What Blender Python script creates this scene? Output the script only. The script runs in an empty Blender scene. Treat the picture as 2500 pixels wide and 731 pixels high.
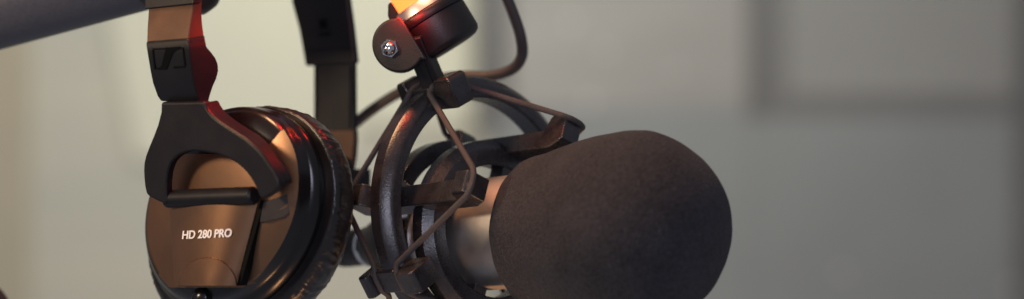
import bpy, bmesh, math, random
from mathutils import Vector, Matrix, noise
random.seed(7)
R = math.radians
C = bpy.context.scene.collection
sc = bpy.context.scene

# ------------------------------------------------------------------ camera
D = 1.2                      # camera to subject plane (y = 0)
CAM = Vector((0, -D, 1.2))
S = 4700.0                   # photo pixels per metre at y = 0
CX, CY = 1250.0, 365.5

def P(px, py, y=0.0):
    f = (D + y) / D
    return Vector(((px - CX) / S * f, y, CAM.z - (py - CY) / S * f))

def on_plane(px, py, p0, n):
    d = P(px, py, 0) - CAM
    return CAM + d * ((p0 - CAM).dot(n) / d.dot(n))

cam_data = bpy.data.cameras.new('camera')
cam = bpy.data.objects.new('camera', cam_data); C.objects.link(cam)
cam.location = CAM; cam.rotation_euler = (R(90), 0, 0)
cam_data.sensor_width = 36.0
cam_data.lens = 36.0 / (2500.0 / S / D)
cam_data.clip_start = 0.02; cam_data.clip_end = 60
cam_data.dof.use_dof = True
cam_data.dof.focus_distance = D - 0.04
cam_data.dof.aperture_fstop = 3.0
sc.camera = cam

# ------------------------------------------------------------------ materials
def new_mat(name):
    m = bpy.data.materials.new(name); m.use_nodes = True
    nt = m.node_tree
    return m, nt, nt.nodes['Principled BSDF']

def N(nt, t, **kw):
    n = nt.nodes.new(t)
    for k, v in kw.items():
        if k in n.inputs: n.inputs[k].default_value = v
        else: setattr(n, k, v)
    return n

def mat(name, col, rough=0.5, metal=0.0, spec=0.5, var=0.25, vscale=60, bump=0.0, bscale=900, bdist=0.0004,
        dust=None, dust_lo=0.62, dust_hi=0.78, dust_scale=420, dust_amt=0.6, rvar=0.08, coat=0.0, sheen=0.0, stretch=None, aniso=0.0, col2=None):
    m, nt, b = new_mat(name)
    L = nt.links.new
    tc = N(nt, 'ShaderNodeTexCoord')
    src = tc.outputs['Object']
    if stretch:
        mp = N(nt, 'ShaderNodeMapping'); mp.inputs['Scale'].default_value = stretch
        L(src, mp.inputs['Vector']); vsrc = mp.outputs['Vector']
    else:
        vsrc = src
    n1 = N(nt, 'ShaderNodeTexNoise', Scale=vscale, Detail=5.0, Roughness=0.6); L(vsrc, n1.inputs['Vector'])
    rp = N(nt, 'ShaderNodeValToRGB')
    rp.color_ramp.elements[0].position = 0.3; rp.color_ramp.elements[1].position = 0.7
    rp.color_ramp.elements[0].color = [c * (1 - var) for c in col] + [1]
    rp.color_ramp.elements[1].color = [min(1, c * (1 + var)) for c in (col2 or col)] + [1]
    L(n1.outputs['Fac'], rp.inputs['Fac'])
    out = rp.outputs['Color']
    if dust:
        n2 = N(nt, 'ShaderNodeTexNoise', Scale=dust_scale, Detail=3.0); L(src, n2.inputs['Vector'])
        r2 = N(nt, 'ShaderNodeMapRange'); r2.inputs['From Min'].default_value = dust_lo; r2.inputs['From Max'].default_value = dust_hi
        r2.inputs['To Max'].default_value = dust_amt
        L(n2.outputs['Fac'], r2.inputs['Value'])
        mx = N(nt, 'ShaderNodeMix', data_type='RGBA')
        L(r2.outputs['Result'], mx.inputs[0]); L(out, mx.inputs[6]); mx.inputs[7].default_value = (*dust, 1)
        out = mx.outputs[2]
    L(out, b.inputs['Base Color'])
    rr = N(nt, 'ShaderNodeMapRange'); rr.inputs['To Min'].default_value = max(0.03, rough - rvar); rr.inputs['To Max'].default_value = rough + rvar
    L(n1.outputs['Fac'], rr.inputs['Value']); L(rr.outputs['Result'], b.inputs['Roughness'])
    b.inputs['Metallic'].default_value = metal
    b.inputs['Specular IOR Level'].default_value = spec
    b.inputs['Coat Weight'].default_value = coat
    b.inputs['Sheen Weight'].default_value = sheen
    b.inputs['Sheen Roughness'].default_value = 0.5
    b.inputs['Anisotropic'].default_value = aniso
    if bump:
        n3 = N(nt, 'ShaderNodeTexNoise', Scale=bscale, Detail=4.0); L(vsrc, n3.inputs['Vector'])
        bp = N(nt, 'ShaderNodeBump', Strength=bump, Distance=bdist)
        L(n3.outputs['Fac'], bp.inputs['Height']); L(bp.outputs['Normal'], b.inputs['Normal'])
    return m

M = {}
M['plastic'] = mat('black plastic', (0.013, 0.011, 0.012), 0.42, spec=0.45, bump=0.25, bscale=1500, dust=(0.10, 0.08, 0.07), dust_lo=0.7, dust_hi=0.85, dust_scale=900, dust_amt=0.3)
M['satin'] = mat('dark satin plastic', (0.0062, 0.0053, 0.0066), 0.43, spec=0.34, bump=0.15, bscale=1200)
M['gloss'] = mat('glossy black', (0.005, 0.0045, 0.005), 0.24, rvar=0.05, bump=0.05)
M['leather'] = mat('black leatherette', (0.010, 0.008, 0.008), 0.32, rvar=0.07, bump=0.22, bscale=520, bdist=0.0006, spec=0.55)
M['bronze'] = mat('brushed dark metal', (0.22, 0.120, 0.068), 0.36, metal=0.85, var=0.07, vscale=40, bump=0.12, bscale=2600, bdist=0.0002, rvar=0.05)
M['bronze_shaded'] = mat('shaded plate tone', (0.045, 0.036, 0.032), 0.42, metal=0.4, bump=0.1)  # plate tone darkened to paint in the shade of the recess
M['slider'] = mat('bronze slider', (0.095, 0.050, 0.029), 0.48, metal=0.5, bump=0.15, bscale=1500)
M['mount'] = mat('dusty mount plastic', (0.021, 0.0185, 0.020), 0.28, spec=0.75, var=0.35, vscale=140, bump=0.4, bscale=1100, dust=(0.16, 0.10, 0.07), dust_lo=0.66, dust_hi=0.76, dust_scale=520, dust_amt=0.5)
M['cord'] = mat('elastic cord', (0.050, 0.042, 0.042), 0.7, bump=0.7, bscale=2600, dust=(0.14, 0.11, 0.10), dust_scale=1800, dust_lo=0.55, dust_hi=0.75)
M['rubber'] = mat('cable rubber', (0.045, 0.038, 0.036), 0.5, bump=0.3, bscale=700, var=0.3)
M['nickel'] = mat('satin nickel', (0.62, 0.57, 0.53), 0.48, metal=1.0, var=0.15, vscale=30, rvar=0.08, bump=0.08, bscale=260)
M['chrome'] = mat('chrome', (0.75, 0.74, 0.76), 0.09, metal=1.0, var=0.05, rvar=0.03)
M['silver'] = mat('brushed silver', (0.7, 0.67, 0.64), 0.42, metal=1.0, var=0.1)
M['boom'] = mat('grey anodised tube', (0.084, 0.082, 0.094), 0.42, metal=0.25, var=0.12, vscale=500, bump=0.12, bscale=2200, dust=(0.4, 0.36, 0.33), dust_scale=160, dust_lo=0.80, dust_hi=0.84, dust_amt=0.7)
M['print'] = mat('white print and glints', (0.85, 0.82, 0.78), 0.5, var=0.05)  # lettering white, also used for the painted glints on the partition
M['emblem'] = mat('embossed black', (0.003, 0.003, 0.003), 0.55, spec=0.08)

def foam_mat():
    m, nt, b = new_mat('open cell foam')
    L = nt.links.new
    tc = N(nt, 'ShaderNodeTexCoord')
    a = N(nt, 'ShaderNodeTexNoise', Scale=620.0, Detail=4.0, Roughness=0.7); L(tc.outputs['Object'], a.inputs['Vector'])
    big = N(nt, 'ShaderNodeTexNoise', Scale=45.0, Detail=4.0); L(tc.outputs['Object'], big.inputs['Vector'])
    ad = N(nt, 'ShaderNodeMath', operation='MULTIPLY_ADD'); L(big.outputs['Fac'], ad.inputs[0]); ad.inputs[1].default_value = 0.35; 
    L(a.outputs['Fac'], ad.inputs[2])
    r = N(nt, 'ShaderNodeValToRGB')
    r.color_ramp.elements[0].position = 0.45; r.color_ramp.elements[0].color = (0.0120, 0.0115, 0.0134, 1)
    r.color_ramp.elements[1].position = 0.92; r.color_ramp.elements[1].color = (0.044, 0.0412, 0.0470, 1)
    L(ad.outputs[0], r.inputs['Fac']); li = N(nt, 'ShaderNodeTexNoise', Scale=330.0, Detail=2.0); L(tc.outputs['Object'], li.inputs['Vector'])
    lr = N(nt, 'ShaderNodeMapRange'); lr.inputs['From Min'].default_value = 0.71; lr.inputs['From Max'].default_value = 0.80; lr.inputs['To Max'].default_value = 0.5
    L(li.outputs['Fac'], lr.inputs['Value'])
    mx = N(nt, 'ShaderNodeMix', data_type='RGBA'); L(lr.outputs['Result'], mx.inputs[0]); L(r.outputs['Color'], mx.inputs[6]); mx.inputs[7].default_value = (0.12, 0.11, 0.11, 1)
    L(mx.outputs[2], b.inputs['Base Color'])
    b.inputs['Roughness'].default_value = 0.95
    b.inputs['Specular IOR Level'].default_value = 0.12
    b.inputs['Sheen Weight'].default_value = 0.05
    b.inputs['Sheen Roughness'].default_value = 0.6
    v = N(nt, 'ShaderNodeTexVoronoi', Scale=900.0); L(tc.outputs['Object'], v.inputs['Vector'])
    bp = N(nt, 'ShaderNodeBump', Strength=0.6, Distance=0.0008)
    L(v.outputs['Distance'], bp.inputs['Height']); L(bp.outputs['Normal'], b.inputs['Normal'])
    return m
M['foam'] = foam_mat()

def glow_mat():
    m, nt, b = new_mat('lit red lamp')
    b.inputs['Base Color'].default_value = (0.6, 0.1, 0.05, 1)
    b.inputs['Roughness'].default_value = 0.3
    L = nt.links.new
    lw = N(nt, 'ShaderNodeLayerWeight', Blend=0.35)
    n = N(nt, 'ShaderNodeTexNoise', Scale=60.0)
    r = N(nt, 'ShaderNodeValToRGB')
    r.color_ramp.elements[0].color = (1.0, 0.085, 0.014, 1); r.color_ramp.elements[1].color = (1.0, 0.065, 0.010, 1)
    L(n.outputs['Fac'], r.inputs['Fac']); L(r.outputs['Color'], b.inputs['Emission Color'])
    b.inputs['Emission Strength'].default_value = 7.0
    return m
M['glow'] = glow_mat()

# ------------------------------------------------------------------ object helpers
ROOTLOC = {}
def tag(o, label=None, cat=None, group=None, kind=None):
    if label: o['label'] = label
    if cat: o['category'] = cat
    if group: o['group'] = group
    if kind: o['kind'] = kind
    return o

def thing(name, label, cat, loc):
    o = bpy.data.objects.new(name, None); C.objects.link(o)
    o.empty_display_size = 0.01
    o.location = loc
    ROOTLOC[o.name] = Vector(loc)
    return tag(o, label, cat)

def obj(name, bm, m, parent=None, smooth=True, bevel=0, seg=3, sub=0, angle=35):
    me = bpy.data.meshes.new(name)
    bmesh.ops.recalc_face_normals(bm, faces=bm.faces)
    off = Vector((0, 0, 0))
    if parent is not None:
        off = ROOTLOC[parent.name]
    if off.length:
        bmesh.ops.translate(bm, verts=bm.verts, vec=-off)
    bm.to_mesh(me); bm.free()
    o = bpy.data.objects.new(name, me); C.objects.link(o)
    if parent is not None:
        o.parent = parent
        ROOTLOC[o.name] = off
    me.materials.append(m)
    if smooth:
        me.polygons.foreach_set('use_smooth', [True] * len(me.polygons))
        if not bevel:
            me.set_sharp_from_angle(angle=R(angle))
    if bevel:
        b = o.modifiers.new('bevel', 'BEVEL'); b.width = bevel; b.segments = seg; b.limit_method = 'ANGLE'; b.angle_limit = R(angle)
        b.harden_normals = True
    if sub:
        s = o.modifiers.new('sub', 'SUBSURF'); s.levels = sub; s.render_levels = sub
    return o

def loft(rings, closed=True, cap=True, bm=None):
    bm = bm or bmesh.new()
    vs = [[bm.verts.new(p) for p in r] for r in rings]
    n = len(rings[0])
    for a, b in zip(vs, vs[1:]):
        for i in range(n if closed else n - 1):
            j = (i + 1) % n
            bm.faces.new((a[i], a[j], b[j], b[i]))
    if cap:
        bm.faces.new(vs[0]); bm.faces.new(vs[-1])
    return bm

def prism(front, vec, bm=None):
    return loft([front, [p + vec for p in front]], bm=bm)

def lathe(p0, axis, prof, seg=64, bm=None):
    axis = axis.normalized()
    x = axis.orthogonal().normalized(); y = axis.cross(x)
    rings = []
    for h, r in prof:
        r = max(r, 1e-5)
        rings.append([p0 + axis * h + (x * math.cos(2 * math.pi * i / seg) + y * math.sin(2 * math.pi * i / seg)) * r for i in range(seg)])
    return loft(rings, bm=bm)

def catmull(pts, n=10):
    out = []
    p = [pts[0] * 2 - pts[1]] + list(pts) + [pts[-1] * 2 - pts[-2]]
    for i in range(1, len(p) - 2):
        a, b, c, d = p[i - 1], p[i], p[i + 1], p[i + 2]
        for k in range(n):
            t = k / n
            out.append(0.5 * ((2 * b) + (c - a) * t + (2 * a - 5 * b + 4 * c - d) * t * t + (3 * b - a - 3 * c + d) * t ** 3))
    out.append(pts[-1].copy())
    return out

def tube(pts, r, seg=12, bm=None, closed=False):
    pts = [Vector(p) for p in pts]
    n = len(pts)
    tang = []
    for i in range(n):
        a = pts[(i - 1) % n] if (closed or i > 0) else pts[i]
        b = pts[(i + 1) % n] if (closed or i < n - 1) else pts[i]
        tang.append((b - a).normalized())
    x = tang[0].orthogonal().normalized()
    rings = []
    for i in range(n):
        x = (x - tang[i] * x.dot(tang[i])).normalized()
        y = tang[i].cross(x)
        rr = r[i] if isinstance(r, (list, tuple)) else r
        rings.append([pts[i] + (x * math.cos(2 * math.pi * k / seg) + y * math.sin(2 * math.pi * k / seg)) * rr for k in range(seg)])
    if closed:
        rings.append(rings[0])
        bm = loft(rings, cap=False, bm=bm); bmesh.ops.remove_doubles(bm, verts=bm.verts, dist=1e-7); return bm
    return loft(rings, bm=bm)

def box(c, ax, ay, az, hx, hy, hz, bm=None):
    pts = [c + ax * (sx * hx) + ay * (sy * hy) - az * hz for sx, sy in ((-1, -1), (1, -1), (1, 1), (-1, 1))]
    return loft([pts, [p + az * (2 * hz) for p in pts]], bm=bm)

# ================================================================== MICROPHONE + SHOCK MOUNT
TH, PH = R(46), R(5.5)
A = Vector((math.cos(TH) * math.cos(PH), -math.sin(TH) * math.cos(PH), math.sin(PH)))
U = Vector((math.sin(TH), math.cos(TH), 0))
V = A.cross(U)
if V.z < 0: V = -V
MIC = P(1182, 573, 0)
INN = P(1192, 566, 0)
OUT = P(1204, 552, 0) + A * (-0.009) + V * 0.0085

def Q(cen, t, ang, r):
    a = R(ang)
    return cen + A * t + (U * math.cos(a) + V * math.sin(a)) * r

def ring_of(cen, prof, seg=128, a0=0, a1=360):
    rings = []
    for i in range(seg):
        an = a0 + (a1 - a0) * i / seg
        rings.append([Q(cen, t, an, r) for t, r in prof])
    rings.append(rings[0])
    bm = loft(rings, cap=False)
    bmesh.ops.remove_doubles(bm, verts=bm.verts, dist=1e-6)
    return bm

# microphone
mic = thing('microphone', 'silver cylindrical microphone with a large black foam windscreen pointing right', 'microphone', MIC)
rb = 0.0290
obj('body', lathe(MIC, A, [(-0.024, 0.020), (-0.023, rb - 0.001), (-0.0215, rb), (0.048, rb), (0.056, rb - 0.001), (0.058, 0.022)]), M['nickel'], mic, angle=30)
obj('chrome_band', lathe(MIC, A, [(-0.040, 0.018), (-0.040, 0.0245), (-0.0385, 0.0258), (-0.034, 0.0258), (-0.0325, 0.0245), (-0.0325, 0.018)]), M['chrome'], mic, angle=30)
obj('rear_collar', lathe(MIC, A, [(-0.060, 0.012), (-0.060, 0.0225), (-0.058, 0.0235), (-0.0425, 0.0240), (-0.0415, 0.0235), (-0.0245, 0.0235), (-0.0235, 0.018)]), M['nickel'], mic, angle=30)
obj('rear_housing', lathe(MIC, A, [(-0.091, 0.0), (-0.091, 0.0105), (-0.087, 0.0122), (-0.076, 0.0165), (-0.066, 0.0205), (-0.0605, 0.0215), (-0.0602, 0.012)]), M['plastic'], mic, angle=30)
obj('connector_ring', lathe(MIC, A, [(-0.094, 0.006), (-0.094, 0.0104), (-0.0925, 0.0112), (-0.090, 0.0112), (-0.0885, 0.0104), (-0.0885, 0.006)]), M['chrome'], mic, angle=30)
# foam windscreen, drooping a little on the barrel
FA = P(1334, 575, -0.033)
FB = P(1543, 559, -0.076)
fax = (FB - FA).normalized()
flen = (FB - FA).length
RF = 0.0478; RR = 0.0405
prof = [(-0.003, 0.026), (-0.0035, 0.034), (-0.0015, RR - 0.002), (0.003, RR)]
for k in range(1, 12):
    s = k / 12
    prof.append((0.003 + s * (flen - 0.003), RR + (RF - RR) * (s * s * (3 - 2 * s)) ** 0.75))
for k in range(0, 24):
    an = R(90) * k / 24
    # slightly squarer than a sphere
    c = math.cos(an) ** 0.93; s_ = math.sin(an) ** 0.97
    prof.append((flen + RF * 1.0 * s_, RF * c))
prof.append((flen + RF, 0.0))
fb = lathe(FA, fax, prof, seg=128)
for v in fb.verts:
    n = noise.noise(v.co * 38.0) * 0.0009 + noise.noise(v.co * 110.0) * 0.00035
    d = v.co - (FA + fax * ((v.co - FA).dot(fax)))
    if d.length > 0.004: v.co += d.normalized() * n
obj('windscreen', fb, M['foam'], mic, angle=60)

# shock mount
mount = thing('shock_mount', 'black elastic shock mount of two rings laced with cord around the silver microphone', 'microphone mount', OUT)
RO, RI = 0.0705, 0.0590
oprof = [(-0.0075, RI + 0.001), (-0.0075, RO - 0.002), (-0.0055, RO), (0.0012, RO), (0.0022, RO - 0.0005), (0.0050, RO - 0.0036), (0.0058, RO - 0.0048), (0.0060, RO - 0.0058), (0.0060, RI + 0.0012), (0.0050, RI), (-0.0065, RI)]
obj('outer_ring', ring_of(OUT, oprof), M['mount'], mount, angle=25)
ro, ri = 0.0475, 0.0345
iprof = [(-0.0065, ri + 0.001), (-0.0065, ro - 0.001), (-0.0055, ro), (0.0015, ro), (0.0058, ro - 0.0042), (0.0062, ro - 0.0055), (0.0062, ri + 0.001), (0.0052, ri), (-0.0055, ri)]
obj('inner_ring', ring_of(INN, iprof), M['mount'], mount, angle=25)

def radial_prism(cen, ang, prof, hw, taper=0.0):
    a = R(ang)
    rho = U * math.cos(a) + V * math.sin(a)
    tau = A.cross(rho)
    f = [cen + A * t + rho * r - tau * hw for t, r in prof]
    return prism(f, tau * (2 * hw)), rho, tau

ARM = [67, 157, 247, 337]
BLK = [113, 209, 294, 22]
aprof = [(-0.037, 0.0415), (0.037, 0.0415), (0.0460, 0.0460), (0.0460, 0.0580), (0.0440, 0.0600), (0.0360, 0.0600), (0.0340, 0.0580), (0.0315, 0.0515),
         (-0.0315, 0.0515), (-0.0340, 0.0580), (-0.0360, 0.0600), (-0.0430, 0.0600), (-0.0450, 0.0580), (-0.0450, 0.0460)]
for an in ARM:
    bm, rho, tau = radial_prism(INN, an, aprof, 0.0060)
    obj('arm', bm, M['mount'], mount, bevel=0.0009, seg=2)
    # clamp foot that reaches in to the barrel
    bm, rho, tau = radial_prism(INN, an, [(-0.005, 0.0265), (0.005, 0.0265), (0.005, 0.040), (-0.005, 0.040)], 0.0042)
    obj('clamp_foot', bm, M['mount'], mount, bevel=0.0006, seg=2)
bprof = [(-0.0190, 0.0600), (0.0190, 0.0585), (0.0200, 0.0600), (0.0200, 0.0735), (0.0185, 0.0752), (0.0085, 0.0752), (0.0070, 0.0738), (0.0066, 0.0700), (0.0030, 0.0700), (0.0022, 0.0718),
         (-0.0135, 0.0718), (-0.0142, 0.0755), (-0.0150, 0.0765), (-0.0192, 0.0765), (-0.0205, 0.0750), (-0.0208, 0.0610)]
for an in BLK:
    bm, rho, tau = radial_prism(OUT, an, bprof, 0.0063)
    obj('cord_block', bm, M['mount'], mount, bevel=0.0011, seg=2)

rings = []
for i in range(13):
    an = 142 - 50 * i / 12
    rings.append([Q(INN, t, an, r) for t, r in ((-0.031, 0.0405), (-0.021, 0.0405), (-0.021, 0.0500), (-0.031, 0.0500))])
obj('brace', loft(rings), M['mount'], mount, bevel=0.0008, seg=2)

def lace(sign):
    pts = []
    seq = [(113, 'b'), (157, 'a'), (209, 'b'), (247, 'a'), (294, 'b'), (337, 'a'), (22, 'b'), (67, 'a')]
    for an, k in seq:
        a = R(an)
        rho = U * math.cos(a) + V * math.sin(a); tau = A.cross(rho)
        if tau.dot(-U * math.sin(a) + V * math.cos(a)) < 0: tau = -tau
        if k == 'a':
            for s, dr in ((-0.0074, -0.001), (-0.003, 0.0008), (0.003, 0.0008), (0.0074, -0.001)):
                pts.append(INN + A * (sign * 0.0462) + rho * (0.0575 + dr * 0) + tau * s + A * sign * dr)
        else:
            for s, dr in ((-0.0085, -0.001), (-0.004, 0.0012), (0.004, 0.0012), (0.0085, -0.001)):
                pts.append(OUT + A * (0.0048 if sign > 0 else -0.0118) + rho * (0.0705 + dr * 1.2) + tau * s)
    # round the corners a little
    out = []
    n = len(pts)
    for i in range(n):
        a, b, c = pts[i - 1], pts[i], pts[(i + 1) % n]
        d1 = min(0.0015, (a - b).length * 0.4); d2 = min(0.0015, (c - b).length * 0.4)
        p = b + (a - b).normalized() * d1; q = b + (c - b).normalized() * d2
        out += [p, (p + 2 * b + q) / 4, q]
    return tube(out, 0.00155, seg=10, closed=True)
obj('elastic_cord', lace(1), M['cord'], mount)
obj('elastic_cord', lace(-1), M['cord'], mount)
# stem between the top block and the swivel
sa = R(112)
rho = (U * math.cos(sa) + V * math.sin(sa))
s0 = OUT + rho * 0.0700
s1 = P(1010, 88, -0.017)
sd = (s1 - s0).normalized()
sx = (Vector((1, -0.25, 0)) - sd * Vector((1, -0.25, 0)).dot(sd)).normalized(); sy = sd.cross(sx)
sl = (s1 - s0).length / 2
bm = box((s0 + s1) / 2, sx, sy, sd, 0.0052, 0.0052, sl)
obj('stem', bm, M['plastic'], mount, bevel=0.0008, seg=2)
bm = box((s0 + s1) / 2 - sy * 0.0050 * (1 if sy.y > 0 else -1) + sx * 0.0006, sx, sy, sd, 0.0016, 0.0012, sl * 0.98)
obj('stem_rib', bm, M['plastic'], mount, bevel=0.0004, seg=2)

# ================================================================== SWIVEL HEAD WITH THE LIT LAMP
k = Vector((-0.53, 0.0, 0.85)).normalized()
e = Vector((0.85, 0.0, 0.53)).normalized()
px_m = 1 / S * 0.99
B0 = P(1100, 120, -0.004)
head = thing('swivel_head', 'black swivel head with chrome nut and a glowing red lamp above the microphone', 'arm joint', B0)
def h(*pairs): return [(a * px_m, b * px_m) for a, b in pairs]
obj('cup', lathe(B0, k, h((0, 0), (0, 64), (2, 74), (8, 84), (18, 89), (86, 90), (87, 70)), seg=96), M['plastic'], head, angle=50)
obj('collar', lathe(B0, k, h((88, 60), (88, 91), (90, 93), (108, 93), (111, 90), (111, 50)), seg=96), M['plastic'], head, angle=50)
obj('silver_ring', lathe(B0, k, h((112, 50), (112, 78), (114, 80), (136, 72), (138, 70), (138, 40)), seg=96), M['silver'], head, angle=50)
obj('lamp', lathe(B0, k, h((139, 40), (139, 60), (142, 62), (205, 62), (208, 60), (208, 40)), seg=96), M['glow'], head, angle=50)
obj('top_housing', lathe(B0, k, h((209, 50), (209, 78), (212, 80), (330, 80), (345, 70), (350, 0)), seg=96), M['plastic'], head, angle=50)
# hinge lug with rounded end
lug = []
cpx, cpy = 975, 112
def lugpt(a, b, y):   # a along e (px), b along k (px) from the lug centre
    return P(cpx, cpy, -0.020) + (e * a + k * b) * px_m + Vector((0, y - a * px_m * 0.36 + b * px_m * 0.10, 0))
out2d = []
for i in range(0, 25):
    an = R(62) + R(236) * i / 24
    out2d.append((62 * math.cos(an) - 2, 66 * math.sin(an)))
out2d += [(34, -66), (40, -60), (40, 52), (34, 60)]
front = [lugpt(a, b, -0.010) for a, b in out2d]
obj('hinge_lug', prism(front, Vector((0, 0.017, 0))), M['plastic'], head, bevel=0.0034, seg=6, angle=50)
# rear fork tab
t2 = [lugpt(a, b, 0.016) for a, b in [(8, 55), (13, 82), (30, 108), (48, 104), (56, 60)]]
obj('fork_tab', prism(t2, Vector((0, 0.008, 0))), M['plastic'], head, bevel=0.001, seg=2)
# acorn nut
nc = P(953, 119, -0.0278)
na = Vector((-0.22, -0.97, -0.06)).normalized()
nut = obj('nut', lathe(nc, na, [(-0.003, 0.0), (-0.003, 0.0050), (0.0012, 0.0050), (0.0020, 0.0046), (0.0021, 0.0)], seg=6), M['chrome'], head, angle=20)
obj('dome', lathe(nc, na, [(0.0005, 0.0036), (0.0022, 0.0037), (0.0036, 0.0033), (0.0048, 0.0024), (0.0055, 0.0012), (0.0057, 0.0)], seg=32), M['chrome'], nut)

# ================================================================== CABLE
CR = 0.0030
XL = MIC - A * 0.0945
cpts = [P(1120, -420, 0.02), P(1165, -220, 0.025), P(1212, -70, 0.03), P(1236, -10, 0.035), P(1256, 40, 0.04), P(1272, 92, 0.045), P(1274, 138, 0.05), P(1250, 170, 0.055), P(1195, 186, 0.06), P(1130, 186, 0.065), P(1060, 196, 0.07),
        P(985, 222, 0.08), P(925, 257, 0.09), P(872, 297, 0.10), P(815, 350, 0.115), P(760, 430, 0.135), P(735, 530, 0.145), P(760, 600, 0.135), XL - A * 0.040, XL - A * 0.034]
cab = thing('cable', 'black microphone cable looping behind the shock mount into its plug', 'cable', P(1130, 186, 0.065))
obj('cord', tube(catmull(cpts, 12), CR, seg=14), M['rubber'], cab)
obj('plug', lathe(XL, -A, [(0.0, 0.0), (0.0, 0.0085), (0.0015, 0.0102), (0.012, 0.0104), (0.0125, 0.0098), (0.0135, 0.0098), (0.014, 0.0104), (0.020, 0.0102), (0.024, 0.0080), (0.034, 0.0050), (0.036, 0.003), (0.036, 0.0)], seg=48), M['plastic'], cab, angle=40)

# ================================================================== HEADPHONES
AL = R(35)
NC = Vector((-math.sin(AL), -math.cos(AL), 0))          # outward normal of the near cup
E1 = Vector((math.cos(AL), -math.sin(AL), 0))
PC = P(543, 499, -0.050)
hp = thing('headphones', 'black over-ear headphones with bronze-lit ear cup hanging from the boom arm', 'headphones', PC)

def ell(cx, cy, a, b, dl, d, seg=160, h=0.0):
    """sheared ellipse (photo pixels) laid on the plane d metres behind the cup face"""
    p0 = PC - NC * d
    return [on_plane(cx + a * math.cos(2 * math.pi * i / seg), cy - b * math.sin(2 * math.pi * i / seg + R(dl)), p0, NC) for i in range(seg)]

# cup shell (black rim)
shell = [ell(543, 499, 60, 76, 14.3, -0.0042), ell(543, 499, 130, 164, 14.3, -0.0030), ell(543, 499, 176, 222, 14.3, 0.0), ell(543, 499, 187, 235, 14.3, 0.0022), ell(547, 501, 193, 240, 14.2, 0.005), ell(553, 504, 197, 243, 14, 0.008),
         ell(558, 508, 201, 247, 14, 0.0102), ell(562, 511, 206, 250, 14, 0.0112), ell(572, 517, 211, 254, 14, 0.0145), ell(582, 522, 213, 256, 14, 0.018), ell(596, 530, 205, 250, 14, 0.023)]
cup = obj('ear_cup', loft(shell), M['gloss'], hp, angle=40)

# cover plate
def inside(x, y):
    if y > 703 + 0.00016 * 0: return False
    xl = 689 - (y - 311) * 22 / 54.0
    if y < 376 and x < xl: return False
    return True
SEG = 256
plate_b = []
for i in range(SEG):
    a = 2 * math.pi * i / SEG
    dx, dy = 186 * math.cos(a), -234 * math.sin(a + R(14.3))
    r = 1.0
    while r > 0.05 and not inside(543 + dx * r, 499 + dy * r): r -= 0.004
    plate_b.append((dx, dy, r))
def dome(rr): return 0.0060 * (1 - rr ** 2.6)
prs = []
for q in (0.02, 0.2, 0.35, 0.5, 0.62, 0.72, 0.8, 0.87, 0.93, 0.97, 1.0):
    prs.append([on_plane(543 + dx * r * q, 499 + dy * r * q, PC + NC * (0.0012 + dome(r * q)), NC) for dx, dy, r in plate_b])
prs.append([on_plane(543 + dx * r, 499 + dy * r, PC + NC * (dome(r) - 0.0012), NC) for dx, dy, r in plate_b])
obj('cover_plate', loft(prs), M['bronze'], cup, angle=40)

# centre panel
def panel_pt(s, t, extra=0.0):
    """s 0..1 left to right, t 0..1 top to bottom"""
    xl = 413 + 12 * t; xr = 631 - 54 * t
    yl = 500 + 200 * t; yr = 488 + 209 * t
    x = xl + (xr - xl) * s; y = yl + (yr - yl) * s
    hgt = 0.0078 + 0.0058 * (1 - (2 * s - 0.95) ** 2) + 0.0020 * t + extra
    return on_plane(x, y, PC + NC * hgt, NC)
def panel_st(x, y):
    t = (y - 494) / 206.0
    for _ in range(4):
        xl = 413 + 12 * t; xr = 631 - 54 * t
        s = (x - xl) / (xr - xl)
        yl0 = 500 + (488 - 500) * s
        t = (y - yl0) / (200 + 9 * s)
    return s, t
ns, ntt = 28, 12
bm = bmesh.new()
g = [[bm.verts.new(panel_pt(i / ns, j / ntt)) for i in range(ns + 1)] for j in range(ntt + 1)]
for j in range(ntt):
    for i in range(ns): bm.faces.new((g[j][i], g[j][i + 1], g[j + 1][i + 1], g[j + 1][i]))
edge = g[0] + [g[j][ns] for j in range(1, ntt + 1)] + g[ntt][::-1][1:] + [g[j][0] for j in range(ntt - 1, 0, -1)]
low = [bm.verts.new(v.co - NC * 0.016) for v in edge]
for i in range(len(edge)):
    j = (i + 1) % len(edge)
    bm.faces.new((edge[i], edge[j], low[j], low[i]))
obj('centre_panel', bm, M['bronze'], cup, angle=40)
# lower round badge on the panel
bm = bmesh.new()
rings = []
for q in (0.0, 0.3, 0.6, 0.85, 0.96, 1.0, 1.0):
    ring = []
    for i in range(41):
        a = R(180) * i / 40
        x = 505 + 74 * q * math.cos(a); y = 699 - 71 * q * math.sin(a)
        s, t = panel_st(x, min(y, 698))
        low_ = -0.0012 if len(rings) == 6 else (0.0004 if q == 1.0 else 0.0013)
        ring.append(panel_pt(s, t, low_))
    rings.append(ring)
loft(rings, closed=False, cap=False, bm=bm)
bmesh.ops.remove_doubles(bm, verts=bm.verts, dist=1e-6)
obj('badge', bm, M['bronze'], cup, angle=40)
# groove strip right of the panel
gp = [(636, 489), (645, 491), (586, 698), (578, 698)]
obj('groove', prism([on_plane(x, y, PC + NC * (0.0068 + 0.0020 * (y - 489) / 209), NC) for x, y in gp], -NC * 0.005), M['emblem'], cup, smooth=False)
# inset right of the groove, its shade painted in as a darker colour
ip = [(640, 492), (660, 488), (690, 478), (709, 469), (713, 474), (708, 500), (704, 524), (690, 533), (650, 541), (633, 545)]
obj('shaded_recess', prism([on_plane(x, y, PC + NC * (0.0068 - 0.005 * max(0, (x - 640) / 72) ** 2), NC) for x, y in ip], -NC * 0.004), M['bronze_shaded'], cup, bevel=0.0006, seg=2)
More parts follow.
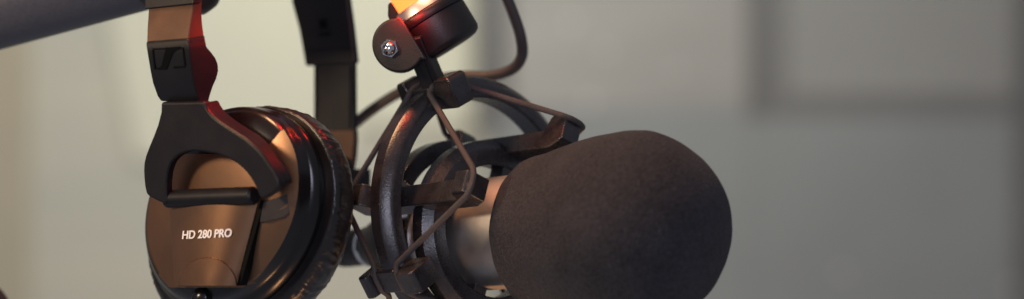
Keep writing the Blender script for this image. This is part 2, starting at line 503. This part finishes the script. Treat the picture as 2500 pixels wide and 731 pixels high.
# small lower latch
obj('latch', lathe(on_plane(492, 728, PC, NC), NC, [(-0.004, 0.0), (-0.004, 0.005), (0.002, 0.005), (0.0035, 0.003), (0.004, 0.0)], seg=24), M['gloss'], cup, angle=50)

# lettering, laid on the curved panel
cu = bpy.data.curves.new('lettering', 'FONT'); cu.body = 'HD 280 PRO'; cu.size = 1.0; cu.shear = 0.14; cu.offset = 0.016; cu.extrude = 0.05
to = bpy.data.objects.new('lettering_source', cu); C.objects.link(to)
bpy.context.view_layer.update()
tm = bpy.data.meshes.new_from_object(to.evaluated_get(bpy.context.evaluated_depsgraph_get()))
bpy.data.objects.remove(to)
xs = [v.co.x for v in tm.vertices]; ys = [v.co.y for v in tm.vertices]
x0, x1, y0, y1 = min(xs), max(xs), min(ys), max(ys)
bm = bmesh.new()
for shift in (0.0, 0.034):
    n0 = len(bm.verts)
    bm.from_mesh(tm); bm.verts.ensure_lookup_table()
    for v in bm.verts[n0:]:
        v.co.x += shift
        if shift and v.co.z > 0: v.co.z += 0.02
for v in bm.verts:
    fx = (v.co.x - x0) / (x1 - x0); fy = (v.co.y - y0) / (y1 - y0)
    X = 444 + 121 * fx; Y = 584.5 - 5.5 * fx - 20.5 * fy
    s, t = panel_st(X, Y)
    v.co = panel_pt(s, t, (0.00045 if v.co.z < 0.06 else 0.00055) if v.co.z > 0 else -0.0006)
obj('lettering', bm, M['print'], cup, smooth=False)

# hinge rod
r0 = on_plane(407, 486, PC + NC * 0.0112, NC); r1 = on_plane(622, 478, PC + NC * 0.0112, NC)
L_ = (r1 - r0).length
obj('hinge_rod', lathe(r0, r1 - r0, [(0, 0.0), (0, 0.0035), (0.001, 0.0045), (L_ - 0.001, 0.0045), (L_, 0.0035), (L_, 0.0)], seg=32), M['satin'], hp, angle=40)

# ear pads: wrinkled leatherette
def pad(rings_px, seed, amp):
    SEGP = 420
    rs = []
    fine = []
    # interpolate the rings
    for a, b in zip(rings_px, rings_px[1:]):
        for q in range(6):
            t = q / 6
            fine.append([a[i] + (b[i] - a[i]) * t for i in range(6)])
    fine.append(list(rings_px[-1]))
    # smooth
    for _ in range(3):
        fine = [fine[0]] + [[(fine[i - 1][j] + 2 * fine[i][j] + fine[i + 1][j]) / 4 for j in range(6)] for i in range(1, len(fine) - 1)] + [fine[-1]]
    for f in fine:
        rs.append(ell(f[0], f[1], f[2], f[3], f[4], f[5], seg=SEGP))
    nr = len(rs)
    for j, r in enumerate(rs):
        cen = sum(r, Vector()) / len(r)
        v = j / (nr - 1)
        env = math.sin(math.pi * min(1, max(0, v))) ** 0.6
        for i in range(SEGP):
            th = 2 * math.pi * i / SEGP
            c, s_ = math.cos(th), math.sin(th)
            q = noise.noise(Vector((c * 9, s_ * 9, v * 1.6 + seed))) * 0.9
            q2 = noise.noise(Vector((c * 5, s_ * 5, v * 2.6 + seed * 7)))
            w = noise.noise(Vector((c * 19 + q * 2.2, s_ * 19 + q * 2.2 + q2 * 1.5, v * 1.7 + seed * 3)))
            w2 = noise.noise(Vector((c * 38 + q * 3, s_ * 38 + q2 * 3, v * 3.5 + seed * 5)))
            ridge = (1.1 * (abs(w) + 0.02) ** 0.9 + abs(w2) * 0.5) * (0.75 + 0.6 * q2) - 0.45
            r[i] = r[i] + (r[i] - cen).normalized() * (amp * env * ridge) 
    return loft(rs)
near = [(590, 524, 206, 250, 14, 0.0175), (590, 527, 226, 266, 14, 0.0170), (596, 535, 236, 277, 14, 0.0200), (606, 543, 241, 283, 14, 0.025), (620, 548, 240, 284, 14, 0.031), (634, 551, 231, 278, 14, 0.037), (642, 553, 214, 262, 14, 0.041), (646, 553, 190, 240, 14, 0.042)]
obj('ear_pad', pad(near, 1.3, 0.0011), M['leather'], hp, angle=80)
far = [(650, 553, 170, 220, 14, 0.0425), (652, 553, 194, 240, 14, 0.043), (658, 552, 200, 248, 12, 0.047), (672, 550, 190, 246, 12, 0.055), (684, 548, 178, 240, 12, 0.062), (690, 546, 160, 225, 12, 0.066), (692, 546, 140, 200, 12, 0.067)]
obj('ear_pad', pad(far, 4.1, 0.0010), M['leather'], hp, angle=80)
farshell = [ell(690, 545, 145, 205, 12, 0.066), ell(694, 544, 158, 222, 12, 0.068), ell(704, 542, 156, 222, 12, 0.074), ell(716, 540, 142, 205, 12, 0.080), ell(724, 540, 60, 90, 12, 0.083)]
obj('ear_cup', loft(farshell), M['gloss'], hp, angle=40)

# yoke of the near cup
BE = R(-8)
NY = Vector((-math.sin(AL) * math.cos(BE), -math.cos(AL) * math.cos(BE), math.sin(BE)))
YP = on_plane(520, 480, PC, NC) + NC * 0.0165
yk = [(392, 250), (391.5, 274), (383.6, 305), (373, 333), (361, 362), (354, 381), (350, 398), (349, 416), (350, 437), (352, 456), (356, 474), (364, 482), (384, 492), (401, 499), (408, 497),
      (406, 470), (406.5, 444), (409, 424), (413, 410), (419, 397), (428, 387), (439, 379), (454, 373), (471, 370), (490, 371), (507, 374), (528, 377), (546, 383), (563, 391), (578, 401), (591, 412), (602, 424), (611, 436), (618, 448), (624, 460), (628, 472), (635, 487),
      (649, 484), (666, 473), (681, 461), (682, 452), (677, 436), (668, 418), (657, 401), (646, 385), (633.5, 369), (617, 353), (598, 337), (576, 323), (554, 309), (535, 296), (518.5, 282), (508, 270), (503, 262), (499, 248)]
TY = 0.0135
bm = prism([on_plane(x, y, YP, NY) for x, y in yk], -NY * 0.0050)
rim_o = [(499, 248), (503, 262), (508, 270), (518.5, 282), (535, 296), (554, 309), (576, 323), (598, 337), (617, 353), (633.5, 369), (646, 385), (657, 401), (668, 418), (677, 436), (681, 452)]
rim_i = [(x - 16, y + 8) for x, y in rim_o]
rim_o[0] = (497.5, 249.5); 
prism([on_plane(x - 0.6, y + 0.6, YP - NY * 0.0022, NY) for x, y in rim_o + rim_i[::-1]], -NY * (TY - 0.0022), bm=bm)
prism([on_plane(x, y, YP - NY * 0.0022, NY) for x, y in [(410, 253), (484, 251), (490, 275), (405, 275)]], -NY * 0.009, bm=bm)
obj('yoke', bm, M['satin'], hp, bevel=0.0014, seg=4, angle=40)
# the fork's inner wall beside the strap, up to the knuckle
yk2 = [(470, 262), (505, 266), (522, 286), (540, 296), (520, 240), (512, 226), (498, 226)]

# strap pieces on the near side: levels (py, left, right, inner edge, plane offset)
def strap(levels, name, m, parent, bev=0.0012):
    rings = []
    for y, l, r, i, d, sk in levels:
        p0 = YP - NY * d
        a = on_plane(l, y + sk, p0, NY); b = on_plane(r, y - sk, p0, NY)
        th = max(0.002, (i - r) / (S * math.sin(AL)) * 0.97)
        rings.append([a, b, b - NY * th, a - NY * th])
    return obj(name, loft(rings), m, parent, bevel=bev, seg=3, angle=50)
strap([(-14, 364, 476, 494, 0.0105, 3), (6, 362, 474, 491, 0.0085, 3), (40, 360, 468, 489, 0.0052, 3), (70, 358, 463, 490, 0.0025, 3), (104, 357, 459, 493, 0.0, 3)], 'slider', M['slider'], hp, bev=0.0010)
br = strap([(98, 356, 458, 494, -0.0022, 4), (104, 355.5, 459.5, 494, -0.0030, 4), (125, 358, 461, 498, -0.0030, 3), (142, 361, 463, 509, -0.0026, 3), (155, 363, 465, 517, -0.0022, 2), (170, 365.5, 467, 522, -0.0016, 2), (186, 368.5, 470, 523.5, -0.0010, 2),
            (203, 372, 473, 520, 0.0, 1), (218, 377, 477, 514, 0.0012, 0), (236, 383, 482, 509, 0.0026, -1), (250, 392, 489, 507, 0.0040, -2)], 'bracket', M['satin'], hp, bev=0.0016)
# emblem pressed into the bracket: frame with a slanted S
def emb(x, y):
    s = (x - 372) / 80.0
    return on_plane(x, y - (s - 0.5) * 4, YP + NY * (0.0036 - 0.00135 * max(0, (y - 118)) / 50), NY)
bm = bmesh.new()
def strip(pts): prism([emb(x, y) for x, y in pts], -NY * 0.002, bm=bm)
strip([(371, 117), (404, 117), (403, 120), (374, 120)])
strip([(371, 120.5), (374, 120.5), (379, 165), (376, 168)])
strip([(377, 168.5), (386, 168.5), (386, 165.5), (380, 165.5)])
strip([(440, 118), (447, 118), (453, 162), (449.5, 164), (445, 122), (440, 121.5)])
strip([(423, 164), (449, 164.5), (452, 167), (423, 168.5)])
strip([(404.5, 116), (439, 116), (439, 121), (428, 125), (421, 132), (408, 165), (404, 170), (386.5, 170), (386.5, 165.5), (394, 160), (402, 128)])
obj('emblem', bm, M['emblem'], br, smooth=False)

# far side arm: sleeve is part of the arched headband; slider and bracket below
def farpt(x, y, d): return on_plane(x, y, PC - NC * d, NC)
DF = 0.135
TW = 0.0042
sl = [(766, 140), (858, 140), (858, 325), (767, 325)]
obj('slider', loft([[farpt(766, 130, DF), farpt(860, 126, DF), farpt(860, 126, DF) - NC * TW, farpt(766, 130, DF) - NC * TW],
                    [farpt(766, 230, DF + 0.001), farpt(861, 228, DF + 0.001), farpt(861, 228, DF + 0.001) - NC * TW, farpt(766, 230, DF + 0.001) - NC * TW],
                    [farpt(767, 326, DF), farpt(861, 324, DF), farpt(861, 324, DF) - NC * TW, farpt(767, 326, DF) - NC * TW]]), M['satin'], hp, bevel=0.0006, seg=2, angle=50)
for xx in (769.5, 853.5):
    obj('slider_rail', prism([farpt(xx, 162, DF - 0.0002), farpt(xx + 2.2, 162, DF - 0.0002), farpt(xx + 2.2, 316, DF + 0.0002), farpt(xx, 316, DF + 0.0002)], NC * 0.0009), M['satin'], hp, smooth=False)
bp_ = [(768, 319), (862, 317), (862.5, 345), (860, 385), (854, 420), (844, 450), (830, 476), (800, 500), (780, 470), (772, 420)]
fb_ = obj('bracket', prism([farpt(x, y, DF - 0.003) for x, y in bp_], -NC * 0.0048), M['slider'], hp, bevel=0.0010, seg=3, angle=50)
obj('screw_hole', lathe(farpt(815, 366, DF - 0.003), NC, [(-0.001, 0), (-0.001, 0.0020), (0.0002, 0.0020), (0.0003, 0.0)], seg=24), M['emblem'], fb_, smooth=False)
kn = [(806, 398), (812, 386), (824, 381), (836, 384), (846, 394), (848, 412), (842, 436), (826, 462), (800, 470), (796, 430)]
obj('knuckle', prism([farpt(x, y, DF - 0.008) for x, y in kn], -NC * 0.0050), M['satin'], fb_, bevel=0.0018, seg=4, angle=50)
# far yoke joins bracket and far cup (mostly hidden)
ykf = [(700, 440), (830, 430), (838, 470), (835, 520), (820, 520), (800, 480), (720, 480), (690, 520), (670, 520), (676, 470)]
obj('yoke', prism([farpt(x, y, 0.083) for x, y in ykf], -NC * 0.010), M['satin'], hp, bevel=0.0015, seg=3, angle=40)
a0_, b0_ = farpt(812, 450, 0.095), farpt(816, 440, DF)
obj('yoke_link', box((a0_ + b0_) / 2, E1, Vector((0, 0, 1)), NC, 0.008, 0.007, (a0_ - b0_).length * 0.45), M['satin'], hp, bevel=0.001, seg=2)

# headband: arched sleeve from the far arm over the boom to the near arm
UPV = Vector((0, 0, 1))
rings = []
def band(L_pt, R_pt, out, th): rings.append([L_pt, R_pt, R_pt + out * th, L_pt + out * th])
for y, l, r, d in ((158, 745, 865, DF - 0.001), (120, 739, 861, DF - 0.001), (66, 729, 855, DF - 0.0015), (0, 711, 846, DF - 0.003)):
    sk = 3.5
    band(farpt(l, y + sk, d), farpt(r, y - sk, d), -NC, 0.0048)
pR = (rings[-1][0] + rings[-1][1]) / 2
pLl, pLr = on_plane(357, 23, YP - NY * 0.0075, NY), on_plane(477, 10, YP - NY * 0.0075, NY)
pL = (pLl + pLr) / 2 - NY * 0.004
wv = E1
hw = 0.0178
wn = -NC
wR = (pR - PC).dot(wn); wL = (pL - PC).dot(wn)
eR = (pR - PC).dot(E1); eL = (pL - PC).dot(E1)
ctrl = [(wR, pR.z), (wR - 0.008, pR.z + 0.022), (wR - 0.030, pR.z + 0.046), (wR - 0.062, pR.z + 0.059), ((wR + wL) / 2 - 0.012, pR.z + 0.062), (wL + 0.032, pR.z + 0.053), (wL + 0.014, pR.z + 0.034), (wL + 0.005, pR.z + 0.014), (wL, pL.z)]
cp = catmull([Vector((w, z, 0)) for w, z in ctrl], 8)
for i in range(2, len(cp)):
    t = (cp[min(i + 1, len(cp) - 1)] - cp[i - 1]).normalized()
    nn = Vector((t.y, -t.x, 0))            # outward normal in (w,z)
    if i == len(cp) - 1: nn = Vector((-0.94, 0.33, 0))
    q = i / (len(cp) - 1)
    c_ = PC + wn * cp[i].x + E1 * (eR + (eL - eR) * q); c_.z = cp[i].y
    out = (wn * nn.x + UPV * nn.y).normalized()
    hw_ = 0.0178 - 0.0010 * q
    if i == len(cp) - 1:
        band(pLl - NY * 0.0045, pLr - NY * 0.0045, NY, 0.0060)
    else:
        band(c_ - E1 * hw_, c_ + E1 * hw_, out, 0.0052)
hb = obj('headband', loft(rings), M['satin'], hp, bevel=0.0009, seg=3, angle=50)
# seam line and embossed disposal mark on the inner face of the sleeve
bm = bmesh.new()
prism([farpt(741, 124, DF - 0.0014), farpt(862, 117.5, DF - 0.0014), farpt(862, 119, DF - 0.0014), farpt(741, 125.6, DF - 0.0014)], NC * 0.0004, bm=bm)
obj('seam', bm, M['emblem'], hb, smooth=False)
bm = bmesh.new()
def fs(pts): prism([farpt(x, y, DF - 0.0021) for x, y in pts], NC * 0.0006, bm=bm)
fs([(780, 81.5), (803, 80), (803, 86), (780, 87.5)])
def ln(x0_, y0_, x1_, y1_, w=1.4):
    dx, dy = x1_ - x0_, y1_ - y0_; l_ = math.hypot(dx, dy); nx, ny = -dy / l_ * w / 2, dx / l_ * w / 2
    fs([(x0_ + nx, y0_ + ny), (x1_ + nx, y1_ + ny), (x1_ - nx, y1_ - ny), (x0_ - nx, y0_ - ny)])
for q in ((779, 48, 797, 71), (797, 46, 779, 72), (781, 50, 784, 69), (794, 49, 792, 68.5), (779, 49, 796, 47.6), (784, 70, 792, 69.5)): ln(*q)
obj('disposal_mark', bm, M['emblem'], hb, smooth=False)

# ================================================================== BOOM ARM (the headphones hang on it)
def line_low(x): return 122 - x * (97 / 360.0)
yb = 0.012
rt = 0.026
p_a = P(372, line_low(372), yb) + (P(-420, line_low(-420), yb + 0.05) - P(372, line_low(372), yb)) * 2.4; p_b = P(372, line_low(372), yb)
dirb = (p_b - p_a).normalized()
up = Vector((0, 1, 0)).cross(dirb); up = up if up.z > 0 else -up
up.normalize()
boom = thing('boom_arm', 'thick grey tubular boom arm with black end cap carrying the headphones', 'boom arm', p_b + up * rt)
c_a, c_b = p_a + up * rt, p_b + up * rt
Lb = (c_b - c_a).length
obj('tube', lathe(c_a, dirb, [(0, 0), (0, rt), (Lb, rt), (Lb, 0)], seg=96), M['boom'], boom, angle=40)
obj('end_cap', lathe(c_b, dirb, [(0.0002, 0.01), (0.0002, rt + 0.0004), (0.0012, rt + 0.0010), (0.006, rt + 0.0012), (0.012, rt + 0.0050), (0.018, rt + 0.0092), (0.026, rt + 0.0098), (0.031, rt + 0.0080), (0.035, rt + 0.0030), (0.0375, rt - 0.006), (0.0385, rt - 0.014), (0.039, 0.0)], seg=64), M['plastic'], boom, angle=50)

# ================================================================== SOMETHING BLACK AND ROUND, LOWER LEFT CORNER
kc = P(-104, 802, 0.05)
o = obj('foam_ball', lathe(kc + Vector((0, 0, -0.031)), Vector((0, 0, 1)), [(0.031 - 0.031 * math.cos(R(180) * i / 24), 0.031 * math.sin(R(180) * i / 24)) for i in range(25)], seg=48), M['foam'], None)
tag(o, 'black rounded foam edge just peeping into the lower left corner', 'foam cover')

# ================================================================== BACKGROUND (far out of focus)
YB = 2.4
fB = (D + YB) / D
def wall_box(x0, y0, x1, y1, ynear, yfar, ref=YB, bm=None):
    a, b = P(x0, y1, ref), P(x1, y0, ref)
    c = Vector(((a.x + b.x) / 2, (ynear + yfar) / 2, (a.z + b.z) / 2))
    return box(c, Vector((1, 0, 0)), Vector((0, 1, 0)), Vector((0, 0, 1)), abs(b.x - a.x) / 2, abs(yfar - ynear) / 2, abs(b.z - a.z) / 2, bm=bm)
M['wall'] = mat('painted wall', (0.485, 0.50, 0.435), 0.85, var=0.06, vscale=1.3, stretch=(0.6, 1, 5), col2=(0.57, 0.54, 0.44))
M['blind'] = mat('cream blind', (0.76, 0.755, 0.60), 0.8, var=0.05, vscale=3)
M['frame'] = mat('grey frame', (0.135, 0.135, 0.130), 0.6, var=0.08, vscale=5)
M['frame_pale'] = mat('pale grey frame', (0.180, 0.180, 0.172), 0.6, var=0.08, vscale=5)
M['trim'] = mat('tan trim', (0.47, 0.42, 0.31), 0.8, var=0.08, vscale=3)
M['pane'] = mat('grey panel', (0.335, 0.325, 0.30), 0.7, var=0.14, vscale=1.8, stretch=(1, 1, 3))
M['pane_far'] = mat('darker grey panel', (0.285, 0.285, 0.265), 0.7, var=0.07, vscale=2.0)
M['pane_low'] = mat('grey lower panel', (0.255, 0.268, 0.262), 0.7, var=0.08, vscale=2.5)
wall = obj('wall', wall_box(-4500, -2500, 6500, 3200, YB + 0.10, YB + 0.2), M['wall'], None, smooth=False)
wall['kind'] = 'structure'
trim = obj('wall_trim', wall_box(-160, -2500, 40, 3200, YB + 0.09, YB + 0.11), M['trim'], None, smooth=False)
trim['kind'] = 'structure'
# pale blind hanging in front of the wall on the left
bl = thing('window_blind', 'pale cream blind, blurred, on the wall behind the headphones', 'blind', P(720, 300, YB + 0.05))
bm = bmesh.new()
i = 0
yy = -420
while yy < 286:
    x_left = 246 + max(0, yy - 40) * 0.19
    wall_box(x_left, yy, 1152, yy + 26, YB + 0.083, YB + 0.095, bm=bm)
    yy += 28
while yy < 392:
    wall_box(246 + (yy - 40) * 0.19, yy, 858, yy + 26, YB + 0.083, YB + 0.095, bm=bm)
    yy += 28
obj('slats', bm, M['blind'], bl, smooth=False)
obj('bottom_rail', wall_box(862, 287, 1152, 300, YB + 0.080, YB + 0.096), M['blind'], bl, smooth=False)
# glazed partition on the right
gp_ = thing('partition', 'blurred grey panelled partition with dark post and rail behind the foam windscreen', 'partition', P(1860, 700, YB))
obj('post', wall_box(1158, -700, 1246, 300, YB + 0.012, YB + 0.06), M['frame'], gp_, smooth=False)
obj('upper_panel', wall_box(1246, -700, 1826, 262, YB + 0.02, YB + 0.06), M['pane'], gp_, smooth=False)
obj('lower_panel', wall_box(1200, 262, 1841, 1500, YB + 0.02, YB + 0.06), M['pane_low'], gp_, smooth=False)
obj('upper_panel', wall_box(1925, -700, 2484, 228, YB + 0.02, YB + 0.06), M['pane_far'], gp_, smooth=False)
obj('lower_panel', wall_box(1842, 284, 2484, 1500, YB + 0.02, YB + 0.06), M['pane_low'], gp_, smooth=False)
obj('post', wall_box(1826, -700, 1868, 283, YB + 0.016, YB + 0.06), M['frame'], gp_, smooth=False)
obj('post', wall_box(1868, -700, 1925, 228, YB + 0.018, YB + 0.06), M['frame_pale'], gp_, smooth=False)
obj('post', wall_box(2484, -700, 2600, 1500, YB + 0.012, YB + 0.06), M['frame'], gp_, smooth=False)
obj('rail', wall_box(1868, 228, 2484, 283, YB + 0.018, YB + 0.06), M['frame_pale'], gp_, smooth=False)

for sx_, sy_, sd_ in ((1395, 55, 13), (1480, 126, 11), (1440, 250, 13), (1650, 175, 10), (2055, 665, 12), (2465, 700, 13)):  # highlights on the glass, painted as small pale discs
    obj('painted_glint', lathe(P(sx_, sy_, YB + 0.0205 if sy_ < 300 else YB + 0.0195), Vector((0, -1, 0)), [(0, 0), (0, sd_ / S * fB / 2), (0.001, sd_ / S * fB / 2), (0.0015, 0)], seg=20), M['print'], gp_, smooth=False)

# ================================================================== LIGHT
w = bpy.data.worlds.new('World'); sc.world = w; w.use_nodes = True
bg = w.node_tree.nodes['Background']
bg.inputs['Color'].default_value = (0.80, 0.84, 1.0, 1); bg.inputs['Strength'].default_value = 0.22

def area(name, loc, target, size, power, col, sizey=None, spread=180):
    l = bpy.data.lights.new(name, 'AREA'); l.energy = power; l.color = col; l.size = size
    if sizey: l.shape = 'RECTANGLE'; l.size_y = sizey
    l.spread = R(spread)
    o = bpy.data.objects.new(name, l); C.objects.link(o)
    o.location = loc
    o.rotation_euler = (Vector(target) - Vector(loc)).to_track_quat('-Z', 'Y').to_euler()
    return o
T = Vector((-0.05, 0, 1.2))
area('warm_key_lamp', T + Vector((-0.28, -0.22, 0.78)), T, 0.20, 7.0, (1.0, 0.52, 0.25))
area('warm_left_lamp', Vector((-0.78, -0.45, 1.44)), P(700, 360, -0.06), 0.14, 4.0, (1.0, 0.74, 0.48))
area('cool_front_lamp', T + Vector((0.02, -1.6, 0.16)), T, 0.5, 7.0, (0.80, 0.80, 1.0))
area('low_bounce_fill', T + Vector((0.06, 0.0, -0.62)), P(1180, 650, 0), 0.12, 0.055, (1.0, 0.48, 0.2), spread=22)  # added fill from below, in place of warm light bounced off a desk
def spot(name, loc, target, power, col, size, blend=0.5, rad=0.012):
    l = bpy.data.lights.new(name, 'SPOT'); l.energy = power; l.color = col; l.spot_size = R(size); l.spot_blend = blend; l.shadow_soft_size = rad
    o = bpy.data.objects.new(name, l); C.objects.link(o)
    o.location = loc
    o.rotation_euler = (Vector(target) - Vector(loc)).to_track_quat('-Z', 'Y').to_euler()
    return o
spot('red_lamp', P(745, -170, -0.085), P(555, 240, -0.055), 0.95, (1.0, 0.012, 0.012), 52, blend=0.7)
pl = bpy.data.lights.new('lamp_light', 'POINT'); pl.energy = 0.06; pl.color = (1.0, 0.02, 0.01); pl.shadow_soft_size = 0.005
po = bpy.data.objects.new('lamp_light', pl); C.objects.link(po); po.location = P(978, 30, -0.037)
# unseen lights added to brighten the far wall
area('far_wall_fill', P(700, -900, YB - 0.9), P(700, 200, YB), 1.0, 9.5, (1.0, 0.97, 0.86))
area('far_side_fill', P(2000, -900, YB - 1.0), P(2000, 300, YB), 0.8, 2.0, (1.0, 0.98, 0.93))

# ------------------------------------------------------------------ render settings
sc.render.engine = 'CYCLES'
sc.cycles.use_denoising = True
sc.cycles.max_bounces = 6
sc.view_settings.view_transform = 'Standard'
sc.view_settings.look = 'None'
sc.view_settings.exposure = 0.0
sc.view_settings.gamma = 1.0
